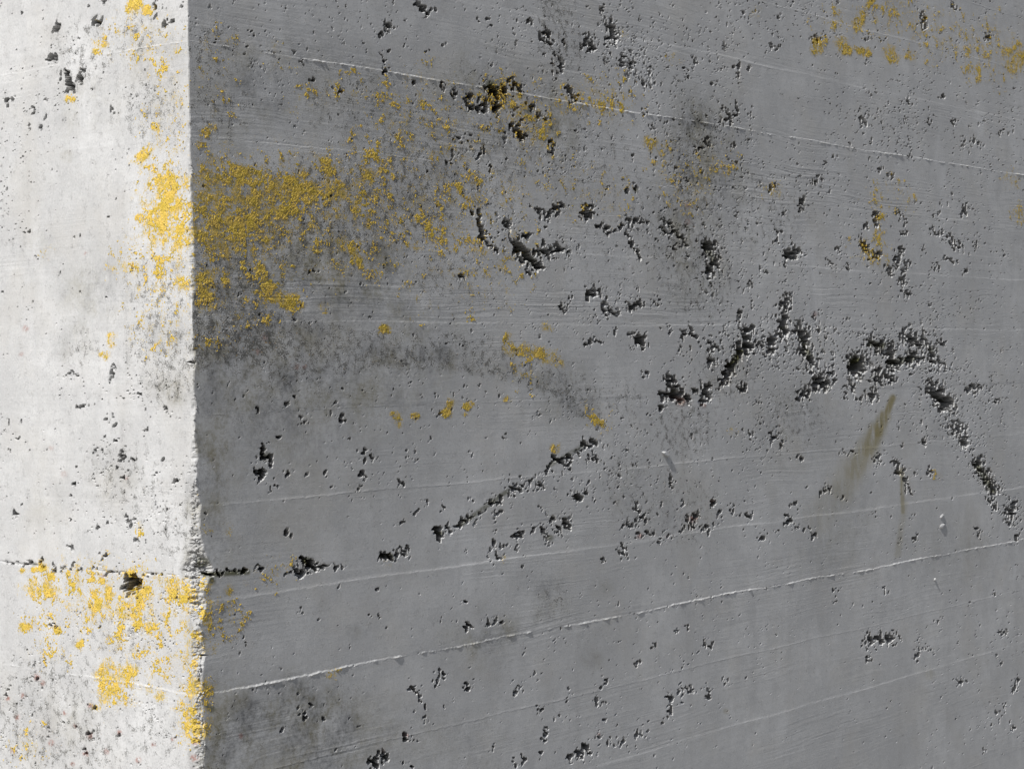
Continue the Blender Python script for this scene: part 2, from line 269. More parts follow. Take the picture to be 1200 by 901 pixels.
LICH_L = [
 ('bright gold lichen crust on sunlit face, against the corner edge, above the joint',
  "24 1.0 195 215 200 240; 24 1.0 185 245 190 275; 20 0.9 205 265 212 280; 18 0.62 195 300; 14 0.9 216 330; 20 0.55 200 320; 10 0.7 165 255; 14 0.62 175 285; 42 0.60 195 220 195 290; 40 0.5 198 330"),
 ('small slanting gold lichen patch upper left of the bright crust, sunlit face', "9 1.0 160 188 168 182 173 175"),
 ('oval gold lichen spot on sunlit face below the bright crust', "7 1.15 131 395 131 403"),
 ('tan lichen spot left of the bright crust, sunlit face', "9 0.68 147 316"),
 ('gold lichen tuft at the top edge of the sunlit face', "15 1.1 158 4; 10 1.0 172 12; 8 0.8 150 12"),
 ('gold lichen below a grey pit, upper part of sunlit face', "9 1.1 118 52; 7 1.0 114 60; 6 0.9 122 44"),
 ('gold lichen along the left end of the horizontal joint', "10 1.0 48 664; 7 0.9 40 667; 6 0.9 28 668"),
 ('gold lichen patch below the left end of the joint', "19 0.95 42 690; 17 0.95 58 690; 30 0.58 50 690; 10 0.9 60 677"),
 ('gold lichen around the round hole under the joint', "18 1.1 158 696; 14 1.1 160 706; 13 1.0 172 695; 20 0.95 150 715; 30 0.6 165 715; 9 0.9 152 672; 16 0.75 160 725; 14 0.75 178 735"),
 ('gold lichen patch left of the round hole under the joint', "20 1.0 115 705; 16 0.95 125 695; 30 0.6 115 700; 12 0.6 120 680; 8 0.7 130 720"),
 ('butterfly-shaped gold lichen patch in the lower part of sunlit face', "19 1.0 128 788 125 805; 18 1.0 152 790; 34 0.55 145 798; 12 0.85 145 800 130 820; 9 0.8 175 805; 10 0.75 190 815"),
 ('gold lichen clinging to the broken corner edge under the joint', "18 1.0 205 688 222 700; 28 0.6 210 700; 14 0.95 230 710; 12 0.8 230 725"),
 ('gold lichen on the broken corner edge near the bottom', "12 0.95 214 828; 12 1.0 225 850; 10 0.95 221 838"),
 ('small gold lichen fleck right of a dark pit, halfway down the lower block', "8 1.0 68 738"),
 ('small gold lichen fleck beside a reddish pit, left below the butterfly-shaped patch', "7 1.0 112 828"),
 ('gold lichen on the broken corner edge, halfway between joint and bottom', "11 1.0 228 752; 9 0.9 226 765"),
]
FLECK_L = "20 0.85 222 690 229 720; 18 0.85 228 740 230 775; 18 0.85 226 800 230 860; 60 0.55 90 690 190 710; 40 0.5 200 730 190 780; 30 0.6 226 720 228 780; 30 0.6 226 800 226 860; 12 0.7 120 662; 10 0.7 90 665; 16 0.65 172 663; 14 0.7 30 735; 10 0.8 128 750; 10 0.8 94 755; 10 0.8 82 116; 10 0.8 122 415; 10 0.8 183 150; 60 0.42 180 300 200 340; 50 0.40 200 150 205 200; 50 0.34 150 40 190 60; 60 0.40 190 380; 70 0.42 150 720 180 760; 50 0.40 60 720; 40 0.30 60 760; 40 0.24 30 870; 30 0.40 205 110; 30 0.3 140 310; 14 0.5 56 297; 30 0.35 200 760; 20 0.45 28 880; 12 0.5 165 620; 60 0.3 120 690"

# dark algae specks (real growth on the concrete), wet grime, olive stain, red algae, moss plus painted shade inside voids
ALGAE_R = """15 0.62 330 436 385 428 450 420 520 424; 15 0.62 520 424 600 438 650 458 690 484; 90 0.3 560 130 700 200; 80 0.3 900 250; 120 0.2 700 300;
60 0.9 230 395 300 392; 46 0.6 310 395 400 410; 36 0.42 400 405 480 412; 30 0.42 520 405 600 420; 30 0.45 600 430 680 455; 110 0.7 270 330; 100 0.75 320 260 480 230; 90 0.5 480 180 560 200; 60 0.5 250 130; 80 0.35 400 120; 50 0.5 520 320; 70 0.45 780 260 820 330; 50 0.5 815 150 815 240; 60 0.4 850 440; 70 0.28 740 560 800 600; 60 0.45 930 490; 40 0.6 650 20 660 60; 40 0.35 730 470 ; 50 0.3 560 330; 60 0.4 240 60; 40 0.5 400 300; 40 0.35 700 470; 30 0.35 650 700; 90 0.3 340 420; 60 0.55 800 500;
"""
GRIME_R = """20 0.5 330 432 385 424 450 416 520 420; 20 0.5 520 420 600 434 650 454 690 478;26 0.5 808 120 806 300; 70 0.45 560 90 620 160; 50 0.4 600 290; 80 0.5 380 870; 70 0.55 250 820 260 900; 60 0.6 240 400 320 410; 26 0.4 655 90 665 240; 60 0.35 480 860 560 880;110 0.55 250 300 420 260; 80 0.5 500 150 620 130; 70 0.5 520 230; 60 0.5 840 140 850 200; 60 0.45 660 460; 50 0.5 860 430; 90 0.5 300 90 420 110; 45 0.6 240 540 240 720;
170 0.8 230 420 420 400; 120 0.55 240 250; 100 0.5 240 870 400 860; 80 0.4 350 840; 60 0.3 540 765 580 745; 60 0.2 640 700; 70 0.45 810 180 815 320; 60 0.3 740 570 810 600; 90 0.3 930 500; 60 0.35 990 600 970 640; 130 0.4 230 100; 60 0.4 300 300 430 310; 25 0.5 350 840 350 800; 25 0.5 560 755 590 740; 20 0.5 645 690 635 720; 18 0.5 694 772; 60 0.3 1120 640; 200 0.25 300 560; 60 0.5 240 880; 40 0.5 300 850; 14 0.4 414 740; 20 0.4 705 690
"""
STAIN_R = "6 1.0 1046 466 1037 490; 11 1.0 1036 488 1028 508; 16 0.85 1027 505 1016 528; 20 0.62 1017 525 1000 552; 24 0.36 1000 550 985 575; 26 0.2 985 575 960 605; 4 0.7 1057 550 1058 600; 6 0.3 1060 590 1052 650; 5 0.4 851 833; 9 0.3 1090 790"
RUST_R = "9 0.8 798 470; 7 0.9 813 607; 4 0.7 825 475; 5 0.6 750 628; 4 0.6 477 862; 6 0.5 806 240; 5 0.5 806 260; 5 0.5 348 430; 4 0.7 836 588; 5 0.5 955 368; 6 0.4 310 395; 5 0.5 302 412; 4 0.6 357 430; 3 0.6 702 860; 4 0.5 782 628; 4 0.5 449 880; 5 0.5 282 862"
MOSS_SHADE_R = "6 0.8 858 428 868 412; 7 0.8 791 460; 6 0.6 1020 402 1034 405; 6 0.6 1146 545 1164 575; 5 0.6 940 395 950 420; 5 0.6 920 385; 6 0.5 829 291 836 305; 5 0.5 1092 410; 5 0.5 748 400; 4 0.5 692 345; 12 0.9 1003 425; 9 0.7 583 110 575 100; 8 0.8 360 658; 6 0.6 458 652; 5 0.6 516 625; 4 0.5 540 615 560 600 595 575; 4 0.4 645 545 685 521; 7 0.6 625 307; 7 0.5 1106 470; 6 0.5 1046 425 1070 420; 5 0.7 240 674 290 670; 8 0.7 245 680; 5 0.6 745 222; 6 0.5 620 130; 8 0.6 245 830; 6 0.4 312 533; 5 0.5 875 405; 5 0.4 960 444; 6 0.5 645 630; 10 0.6 236 660"
ALGAE_L = "60 0.55 190 400; 50 0.5 200 440; 60 0.45 190 340; 60 0.4 180 130; 40 0.45 160 40; 60 0.35 100 60; 80 0.34 30 850 100 880; 90 0.3 60 810; 60 0.25 180 860; 30 0.4 95 410; 70 0.25 150 560; 50 0.3 210 620; 60 0.3 140 740"
GRIME_L = "13 0.7 226 560 231 900; 70 0.45 200 420; 60 0.4 180 60; 60 0.35 90 120; 50 0.35 100 350; 60 0.35 130 330; 40 0.35 85 400; 60 0.3 130 560; 90 0.4 60 850; 40 0.3 215 300; 60 0.25 40 300; 70 0.3 180 120; 25 0.6 205 460; 12 0.5 80 183; 40 0.25 60 590"
RUST_L = "5 0.8 20 840; 5 0.8 60 870; 4 0.8 85 895; 5 0.7 125 880; 4 0.8 180 872; 4 0.8 15 880; 5 0.7 50 800; 4 0.7 75 835; 4 0.9 9 818; 6 0.8 43 793; 5 0.7 27 815; 5 0.8 100 882; 5 0.8 162 890; 5 0.7 140 858; 5 0.7 105 862; 6 0.5 30 385; 4 0.4 25 415; 3 0.8 203 866; 5 0.7 106 826; 5 0.8 230 870; 6 0.7 228 888; 4 0.6 88 850; 3 0.5 100 297; 4 0.5 148 560; 6 0.3 75 555; 4 0.5 120 675; 5 0.3 60 525"
MOSS_SHADE_L = "7 0.9 157 680; 5 0.5 238 672; 5 0.4 40 661"

LINES = [2.199, 2.099, 2.0015, 1.898, 1.798, 1.6957, 1.6004, 1.4997, 1.4007, 1.2982, 1.1988, 1.1021, 1.0, 0.9006]

# ------------------------------------------------------------------ height and colour rasters
Z0, NZ = 0.660, 1640
R = Face(True, 2200, Z0, NZ)
L = Face(False, 480, Z0, NZ)

def boards(F, seed):
    rng = np.random.default_rng(seed)
    sh = F.shape
    wob = fnoise((1, sh[1] + 400), seed + 1, (350, 1), 3)[:, :sh[1]] * 0.0009 + fnoise((1, sh[1] + 400), seed + 2, (12, 1), 2)[:, :sh[1]] * 0.00022
    h = np.zeros(sh, np.float32)
    ls = sorted([2.299] + LINES + [0.80, 0.70])
    off = rng.uniform(-0.15, 0.15, len(ls) + 1)
    zz = F.z[:, None].astype(np.float32)
    brk = fnoise((1, sh[1]), seed + 3, (200, 1), 2.8)
    fin = fnoise(sh, seed + 4, (25, 25), 1.8)
    # lower board stands proud at its top edge: an upward ledge that catches the raking sun
    for n, lz in enumerate(ls):
        if not (Z0 - .1 < lz < Z0 + NZ * .001 + .1): continue
        step = {1.1988: 0.85, 1.898: 0.5, 1.1021: 0.07, 1.0: 0.09, 1.4007: 0.17, 1.2982: 0.14, 1.4997: 0.15, 0.9006: 0.07}.get(lz, 0.13)
        nxt = ls[n - 1] if n else lz - 0.1
        d = zz - (lz + wob * (1 + .3 * (n % 3)))
        st = step * np.clip(0.75 + 0.5 * np.roll(brk, n * 397, 1), 0.08, 1.6)
        ramp = np.clip(1 + d / (lz - nxt), 0, 1) ** 1.5
        h += np.where(d < 0, st * ramp, st * (1 - sstep(d, 0, 0.0016)))
        h += np.exp(-(d / 0.0007) ** 2) * np.clip(fin + 0.1, 0, 2) * (0.7 if lz in (1.1988, 1.898) else 0.07)
        h += np.where(d > 0.0, off[n] * sstep(d, 0, 0.004), 0) - (np.where(d > (ls[n + 1] - lz if n + 1 < len(ls) else 9), off[n], 0))
    return h

def surface(F, seed):
    sh = F.shape
    g = fnoise(sh, seed, (420, 3.2), 2.2, 0.5)
    g2 = fnoise(sh, seed + 1, (160, 7), 2.6, 0.3)
    warp = (fnoise(sh, seed + 2, (300, 140), 4) * 4).astype(int)
    j = np.clip(np.arange(sh[0])[:, None] + warp, 0, sh[0] - 1)
    g = np.take_along_axis(g, j, 0); g2 = np.take_along_axis(g2, j, 0)
    amp = np.clip(0.5 + 0.5 * fnoise(sh, seed + 3, (300, 70), 3), 0.08, 1.8)
    if F.right:
        zz = F.z[:, None]
        amp = amp * 0.9 + 1.6 * ((zz > 1.602) & (zz < 1.647)) * sstep(-np.abs(F.X - 560), -420, -200) + 0.8 * ((zz > 1.79) & (zz < 1.86))
    h = amp * (0.025 * g + 0.022 * g2)
    h += 0.10 * fnoise(sh, seed + 4, (140, 110), 3.5)
    h += 0.012 * fnoise(sh, seed + 5, (7, 7), 2.2)
    h += 0.025 * fnoise(sh, seed + 8, (40, 30), 2.8)
    return h.astype(np.float32)

def pits(F, cav_txt, honey_txt, seed, t_bg, deep):
    n8 = 0.95 * fnoise(F.shape, seed, (12, 12), 2.6, 0.3) + 0.2 * fnoise(F.shape, seed + 7, (5, 5), 2.0, 0.5)
    wx = 1.9 * fnoise(F.shape, seed + 11, (18, 18), 2.5, 0.25) + 0.45 * fnoise(F.shape, seed + 12, (9, 6), 2.2, 0.4)
    wy = 2.6 * fnoise(F.shape, seed + 13, (18, 18), 2.5, 0.25) + 0.6 * fnoise(F.shape, seed + 14, (9, 6), 2.2, 0.4)
    rc = 0.75 - 1.5 * np.abs(fnoise(F.shape, seed + 15, (17, 24), 2.7, 0.3))
    Fc = F.cavity(cav_txt, np.clip(0.62 * n8 + 0.95 * rc + 0.28, -0.5, 1.2), 0.85, 4.2, (wx * 0.9, wy * 0.9)) - 0.5
    ins = np.clip(Fc, 0, 9)
    rough = fnoise(F.shape, seed + 1, (30, 24), 3.0)
    d = np.clip(Fc, 0, 0.6) * 1.6 + sstep(Fc, 0.25, 0.8) * 7.0 + np.clip(ins - 0.4, 0, 9) * deep
    d = d * np.clip(1 + 0.25 * rough * sstep(ins, 0.6, 2.5), 0.25, 1.9)
    hon = F.density(honey_txt)
    n5 = fnoise(F.shape, seed + 2, (6.5, 7), 2.2, 0.4)
    n9 = fnoise(F.shape, seed + 3, (16, 20), 2.4, 0.35)
    rid = 0.9 - 1.5 * np.abs(fnoise(F.shape, seed + 9, (15, 22), 2.6, 0.3))
    big = fnoise(F.shape, seed + 6, (180, 130), 2.6)
    sel = np.clip(big, -2, 2)
    if F.right:      # the far, upper run of the face is the most pitted, the lower left the smoothest
        sel = sel * 0.7 + 0.55 * sstep(F.X, 520, 800) * sstep(-F.Y, -640, -480) - 0.5 * sstep(F.Y, 520, 760) - 0.3 * sstep(-F.X, -520, -300)
    v = 0.60 * n5 + 0.55 * n9 + 0.50 * rid + hon * 1.0 + 0.28 * sel - t_bg
    d2 = np.where(v > 0, np.clip(v, 0, .16) * 9.0 + 4.5 * sstep(v, 0.08, .2) + np.clip(v - 0.1, 0, 2.0) * 9.0, 0)
    tiny = fnoise(F.shape, seed + 4, (3.4, 2.6), 1.7, 0.6) + 0.45 * sel + 0.55 * hon + 0.25 * n9
    d4 = np.where(tiny > 3.05, np.clip(tiny - 3.05, 0, 1.6) * 6.0 + 1.5, 0)
    return np.maximum(np.maximum(d, d2), d4).astype(np.float32), Fc, hon

HR = boards(R, 11) + surface(R, 21)
PR, INR, HONR = pits(R, CAV_R, HONEY_R, 31, 2.35, 8.0)
HL = boards(L, 51)[:, :L.na] * 0.45 + surface(L, 61) * 0.8
PL, INL, HONL = pits(L, CAV_L, HONEY_L, 71, 2.75, 5.0)

# broken corner edge
yc = R.Y[:, 0]
Aprof = np.interp(yc, [0, 170, 200, 345, 380, 470, 545, 560, 600, 645, 660, 672, 690, 720, 790, 800, 860, 905], [0.5, 0.6, 1.8, 2.0, 1.1, 1.4, 1.9, 2.6, 3.0, 4.4, 8, 11, 6.5, 4.2, 4.2, 5.5, 4.2, 4.2])
Bprof = np.interp(yc, [0, 170, 200, 345, 380, 470, 545, 590, 620, 645, 660, 672, 690, 720, 790, 830, 905], [0.4, 0.5, 0.9, 1.1, 0.7, 0.8, 1.1, 2.6, 2.4, 3.6, 8, 12, 8, 4.4, 3.8, 5.6, 3.8])
zs = fnoise((NZ, 4), 91, (1, 40), 3.0)[:, :1]
zs2 = fnoise((NZ, 4), 93, (1, 40), 3.0)[:, :1]
lum = fnoise((NZ, 512), 92, (4.5, 4.5), 2.0)
lum2 = fnoise((NZ, 512), 94, (12, 12), 2.4)
am = np.arange(200)[None, :]
chipL = np.clip(Aprof[:, None] * np.clip(1 + 0.45 * zs, 0.2, 2.2) - am * 0.85, 0, 26)
chipR = np.clip(Bprof[:, None] * np.clip(1 + 0.45 * zs2, 0.2, 2.2) - am * 0.85, 0, 26)
chipL += sstep(chipL, 0.1, 1.5) * (lum[:, 200:400] * np.clip(chipL * 0.42, 0.25, 1.7) * (0.25 + 0.75 * sstep(am, 0, 4)) + 0.4 * lum2[:, 200:400])
chipR += sstep(chipR, 0.1, 1.5) * (lum[:, 200:0:-1] * np.clip(chipR * 0.42, 0.25, 1.7) * (0.25 + 0.75 * sstep(am, 0, 4)) + 0.4 * lum2[:, 200:0:-1])
chipL = np.maximum(chipL, 0); chipR = np.maximum(chipR, 0)
HR -= PR; HL -= PL
HR[:, :200] = np.minimum(HR[:, :200], 0.3 + 3.0 * sstep(am, 5, 150)) - np.maximum(chipR, 0)
HL[:, :200] = HL[:, :200] - np.maximum(chipL, 0)
# the horizontal joint on the sunlit face: a thin broken groove
jn = fnoise(L.shape, 95, (30, 8), 2.2)
jy = np.interp(L.X[int((1.325 - Z0) * 1000)], [0, 60, 120, 215], [658, 664, 669, 674])[None, :]
HL -= np.clip(1.0 * np.exp(-((L.Y - jy) / 1.2) ** 2) * (0.25 + 0.7 * jn), 0, 4)

AT = {}
for F, nm, al, gr, st, ru, mo in ((R, 'R', ALGAE_R, GRIME_R, STAIN_R, RUST_R, MOSS_SHADE_R), (L, 'L', ALGAE_L, GRIME_L, None, RUST_L, MOSS_SHADE_L)):
    AT[nm] = dict(algae=F.density(al), grime=np.minimum(F.density(gr, add=True), 1.2), rust=F.density(ru), moss_shade=F.density(mo),
                  stain=F.density(st) if st else np.zeros(F.shape, np.float32))

for F, nm, pat, fl in ((R, 'R', LICH_R, FLECK_R), (L, 'L', LICH_L, FLECK_L)):
    AT[nm]['dust'] = np.maximum(np.max(np.stack([F.density(t, grow=1.45) for _, t in pat]), 0), 0.95 * F.density(fl, grow=1.1))
CR = HR[:, 0] * -0.001           # inward set-back of the corner line on either face
CL = HL[:, 0] * -0.001

def place(F, a, z, h, pit=None):
    """grid of world points on a face; a (n,), z (m,), h (m,n) outward mm"""
    A, Z = np.meshgrid(a, z)
    other = np.interp(z, F.z, CL if F.right else CR)[:, None]
    A = A + other * np.clip(1 - A / 0.06, 0, 1)
    H = h * 0.001
    if pit is not None:      # deep voids run in at a slant, so their far lip overhangs
        A = A + (0.62 if F.right else 0.5) * np.clip(pit - 3.5, 0, 34) * 0.001
    return np.stack([A, -H, Z] if F.right else [-H, A, Z], -1)

# ------------------------------------------------------------------ materials
def new_mat(name):
    m = bpy.data.materials.new(name); m.use_nodes = True
    nt = m.node_tree
    return m, nt, nt.nodes['Principled BSDF']

class NB:
    def __init__(self, nt): self.nt = nt; self.co = nt.nodes.new('ShaderNodeTexCoord').outputs['Object']
    def link(self, a, b): self.nt.links.new(a, b)
    def noise(self, scale, detail=3, rough=0.55, vec=None, stretch=None):
        n = self.nt.nodes.new('ShaderNodeTexNoise')
        n.inputs['Scale'].default_value = scale; n.inputs['Detail'].default_value = detail; n.inputs['Roughness'].default_value = rough
        v = vec or self.co
        if stretch:
            mp = self.nt.nodes.new('ShaderNodeMapping'); mp.inputs['Scale'].default_value = stretch
            self.link(v, mp.inputs['Vector']); v = mp.outputs[0]
        self.link(v, n.inputs['Vector']); return n.outputs['Fac']
    def attr(self, name):
        n = self.nt.nodes.new('ShaderNodeAttribute'); n.attribute_name = name; return n.outputs['Fac']
    def math(self, op, a, b=None, c=None, clamp=False):
        n = self.nt.nodes.new('ShaderNodeMath'); n.operation = op; n.use_clamp = clamp
        for k, v in enumerate((a, b, c)):
            if v is None: continue
            if isinstance(v, (int, float)): n.inputs[k].default_value = v
            else: self.link(v, n.inputs[k])
        return n.outputs[0]
    def ramp(self, v, a, b, lo=0.0, hi=1.0):
        n = self.nt.nodes.new('ShaderNodeMapRange'); n.interpolation_type = 'SMOOTHSTEP'
        self.link(v, n.inputs[0])
        for k, x in zip((1, 2, 3, 4), (a, b, lo, hi)): n.inputs[k].default_value = x
        return n.outputs[0]
    def mix(self, f, a, b, mode='MIX'):
        n = self.nt.nodes.new('ShaderNodeMix'); n.data_type = 'RGBA'; n.blend_type = mode
        for i, v in ((0, f), (6, a), (7, b)):
            if isinstance(v, (int, float)): n.inputs[i].default_value = v
            elif isinstance(v, tuple): n.inputs[i].default_value = v + (1,)
            else: self.link(v, n.inputs[i])
        return n.outputs[2]
    def bump(self, h, dist, strength=1.0):
        n = self.nt.nodes.new('ShaderNodeBump'); n.inputs['Distance'].default_value = dist; n.inputs['Strength'].default_value = strength
        self.link(h, n.inputs['Height']); return n.outputs[0]

def concrete_material():
    m, nt, bs = new_mat('board_marked_concrete')
    b = NB(nt)
    tone = b.noise(5, 4, 0.6)
    mott = b.noise(28, 4, 0.6)
    fine = b.noise(380, 4, 0.7)
    grainc = b.noise(14, 4, 0.6, stretch=(0.22, 0.22, 9.0))
    c = b.mix(b.ramp(tone, 0.3, 0.7), (0.380, 0.382, 0.381), (0.482, 0.484, 0.482))
    c = b.mix(b.math('MULTIPLY', b.ramp(mott, 0.38, 0.70), 0.8), c, (0.375, 0.377, 0.378))
    c = b.mix(b.math('MULTIPLY', b.ramp(grainc, 0.42, 0.72), 0.35), c, (0.37, 0.368, 0.365))
    c = b.mix(b.math('MULTIPLY', b.ramp(fine, 0.50, 0.68), 0.55), c, (0.30, 0.30, 0.295))
    c = b.mix(b.math('MULTIPLY', b.ramp(fine, 0.46, 0.30), 0.38), c, (0.56, 0.555, 0.54))
    mid = b.noise(85, 5, 0.65, stretch=(1, 1, 1.4))
    c = b.mix(b.math('MULTIPLY', b.ramp(mid, 0.50, 0.74), 0.30), c, (0.30, 0.302, 0.303))
    c = b.mix(b.math('MULTIPLY', b.ramp(mid, 0.46, 0.28), 0.25), c, (0.55, 0.55, 0.545))
    # broad grime film
    run = b.noise(30, 5, 0.6, stretch=(1.0, 1.0, 0.13))
    c = b.mix(b.math('MULTIPLY', b.ramp(run, 0.50, 0.72), 0.22), c, (0.29, 0.285, 0.275))
    bloom = b.noise(13, 5, 0.6, stretch=(1.0, 1.0, 0.5))
    c = b.mix(b.math('MULTIPLY', b.ramp(bloom, 0.54, 0.70), 0.35), c, (0.53, 0.535, 0.54))
    warm = b.noise(9, 4, 0.6)
    c = b.mix(b.math('MULTIPLY', b.ramp(warm, 0.48, 0.68), 0.30), c, (0.40, 0.385, 0.355))
    gr = b.math('MULTIPLY', b.attr('grime'), b.math('ADD', b.ramp(b.noise(26, 6, 0.68), 0.34, 0.70), b.math('MULTIPLY', b.ramp(b.noise(170, 5, 0.7), 0.42, 0.66), 0.55)))
    gc = b.mix(b.ramp(b.noise(17, 4, 0.6), 0.40, 0.62), (0.125, 0.127, 0.128), (0.165, 0.150, 0.095))
    c = b.mix(b.math('MULTIPLY', gr, 0.62, clamp=True), c, gc)
    # run-off stain
    st = b.math('MULTIPLY', b.attr('stain'), b.ramp(b.noise(60, 4, 0.6, stretch=(1, 1, 0.3)), 0.2, 0.6))
    c = b.mix(b.math('MULTIPLY', st, 0.85, clamp=True), c, (0.20, 0.165, 0.055))
    # moss, its dark colour also painting shade into the voids; then red algae
    c = b.mix(b.math('MULTIPLY', b.math('MULTIPLY', b.attr('moss_shade'), 1.3), b.ramp(b.noise(220, 3), 0.26, 0.48), clamp=True), c, (0.065, 0.066, 0.028))
    c = b.mix(b.math('MULTIPLY', b.attr('rust'), b.ramp(b.noise(260, 3), 0.36, 0.55), clamp=True), c, (0.22, 0.085, 0.06))
    # dark crusty algae specks; density from growth map
    al = b.attr('algae')
    sp = b.noise(680, 4, 0.65)
    big = b.noise(95, 4, 0.62)
    v = b.math('ADD', b.math('MULTIPLY', sp, 0.55), b.math('MULTIPLY', big, 0.60))
    v = b.math('ADD', v, b.math('MULTIPLY', al, 0.115))
    k = b.ramp(v, 0.63, 0.73)
    c = b.mix(b.math('MULTIPLY', k, b.ramp(al, 0.0, 0.35, 0.25, 0.80), clamp=True), c, (0.07, 0.068, 0.06))
    # thin powdery lichen dust round the crusts
    du = b.attr('dust')
    dv = b.math('ADD', b.math('MULTIPLY', b.noise(520, 4, 0.7), 0.50), b.math('MULTIPLY', b.noise(70, 5, 0.66), 0.55))
    dv = b.math('ADD', dv, b.math('MULTIPLY', du, 0.135))
    dk = b.math('MULTIPLY', b.ramp(dv, 0.615, 0.70), b.ramp(du, 0.02, 0.3, 0.0, 0.92))
    dc = b.mix(b.ramp(b.noise(190, 3, 0.6), 0.35, 0.62), (0.25, 0.195, 0.04), (0.54, 0.375, 0.075))
    c = b.mix(dk, c, dc)
    # a few rusty brown and ochre grains among them
    oc = b.ramp(b.math('ADD', b.noise(360, 3, 0.6), b.math('MULTIPLY', al, 0.06)), 0.70, 0.74)
    c = b.mix(b.math('MULTIPLY', oc, b.ramp(al, 0.05, 0.4), clamp=True), c, (0.33, 0.21, 0.07))
    b.link(c, bs.inputs['Base Color'])
    bs.inputs['Roughness'].default_value = 0.82
    bs.inputs['Specular IOR Level'].default_value = 0.3
    hb = b.math('ADD', b.math('MULTIPLY', b.noise(650, 4, 0.65), 0.6), b.math('MULTIPLY', k, 0.35))
    b.link(b.bump(hb, 0.0005, 0.9), bs.inputs['Normal'])
    return m

def lichen_material():
    m, nt, bs = new_mat('gold_lichen')
    b = NB(nt)
    n1 = b.noise(75, 5, 0.65); n2 = b.noise(520, 4, 0.7); n3 = b.noise(800, 3, 0.6)
    c = b.mix(b.ramp(n1, 0.36, 0.66), (0.46, 0.335, 0.035), (0.62, 0.425, 0.085))
    c = b.mix(b.math('MULTIPLY', b.ramp(n2, 0.50, 0.66), 0.7), c, (0.31, 0.20, 0.025))
    c = b.mix(b.math('MULTIPLY', b.ramp(n3, 0.56, 0.68), 0.75), c, (0.80, 0.63, 0.24))
    c = b.mix(b.math('MULTIPLY', b.ramp(n2, 0.475, 0.38), 0.9), c, (0.11, 0.08, 0.03))
    b.link(c, bs.inputs['Base Color'])
    bs.inputs['Roughness'].default_value = 0.6
    bs.inputs['Specular IOR Level'].default_value = 0.35
    b.link(b.bump(b.noise(620, 4, 0.7), 0.0006, 1.0), bs.inputs['Normal'])
    return m

def simple_stone(name, c0, c1, scale=180, bump=0.0006):
    m, nt, bs = new_mat(name)
    b = NB(nt)
    b.link(b.mix(b.ramp(b.noise(scale, 4, 0.6), 0.3, 0.7), c0, c1), bs.inputs['Base Color'])
    bs.inputs['Roughness'].default_value = 0.8
    b.link(b.bump(b.noise(scale * 3, 3), bump), bs.inputs['Normal'])
    return m

M_CON = concrete_material()
M_LIC = lichen_material()
M_STONE = simple_stone('pale_aggregate', (0.40, 0.395, 0.38), (0.50, 0.495, 0.48))
M_GROUND = simple_stone('gravelly_paving', (0.16, 0.155, 0.145), (0.26, 0.25, 0.235), 35, 0.004)

def mesh_obj(name, verts, faces, mat, parent=None, attrs=None, smooth=False):
    me = bpy.data.meshes.new(name)
    nv, nf = len(verts), len(faces)
    k = faces.shape[1]
    me.vertices.add(nv); me.vertices.foreach_set('co', np.ascontiguousarray(verts, np.float32).ravel())
    me.loops.add(nf * k); me.loops.foreach_set('vertex_index', np.ascontiguousarray(faces, np.int32).ravel())
    me.polygons.add(nf); me.polygons.foreach_set('loop_start', np.arange(nf, dtype=np.int32) * k)
    me.update(calc_edges=True)
    if attrs:
        for an, v in attrs.items():
            at = me.attributes.new(an, 'FLOAT', 'POINT'); at.data.foreach_set('value', np.ascontiguousarray(v, np.float32).ravel())
    me.polygons.foreach_set('use_smooth', np.full(nf, smooth))
    me.materials.append(mat)
    o = bpy.data.objects.new(name, me); col.objects.link(o)
    if parent: o.parent = parent
    return o

def grid_faces(m, n, flip):
    j, i = np.meshgrid(np.arange(m - 1), np.arange(n - 1), indexing='ij')
    v = (j * n + i).ravel()
    f = np.stack([v, v + 1, v + n + 1, v + n], -1)
    return f[:, ::-1] if flip else f

# ------------------------------------------------------------------ the setting: ground
g = mesh_obj('ground', np.array([[-150, -150, 0], [150, -150, 0], [150, 150, 0], [-150, 150, 0]], float), np.array([[0, 1, 2, 3]]), M_GROUND, smooth=False)
g['kind'] = 'structure'

# ------------------------------------------------------------------ the wall
wall = bpy.data.objects.new('concrete_wall', None)
col.objects.link(wall)
wall['label'] = 'grey board-marked concrete wall corner, left face sunlit, right face in raking shade'
wall['category'] = 'wall'
wall['kind'] = 'thing'

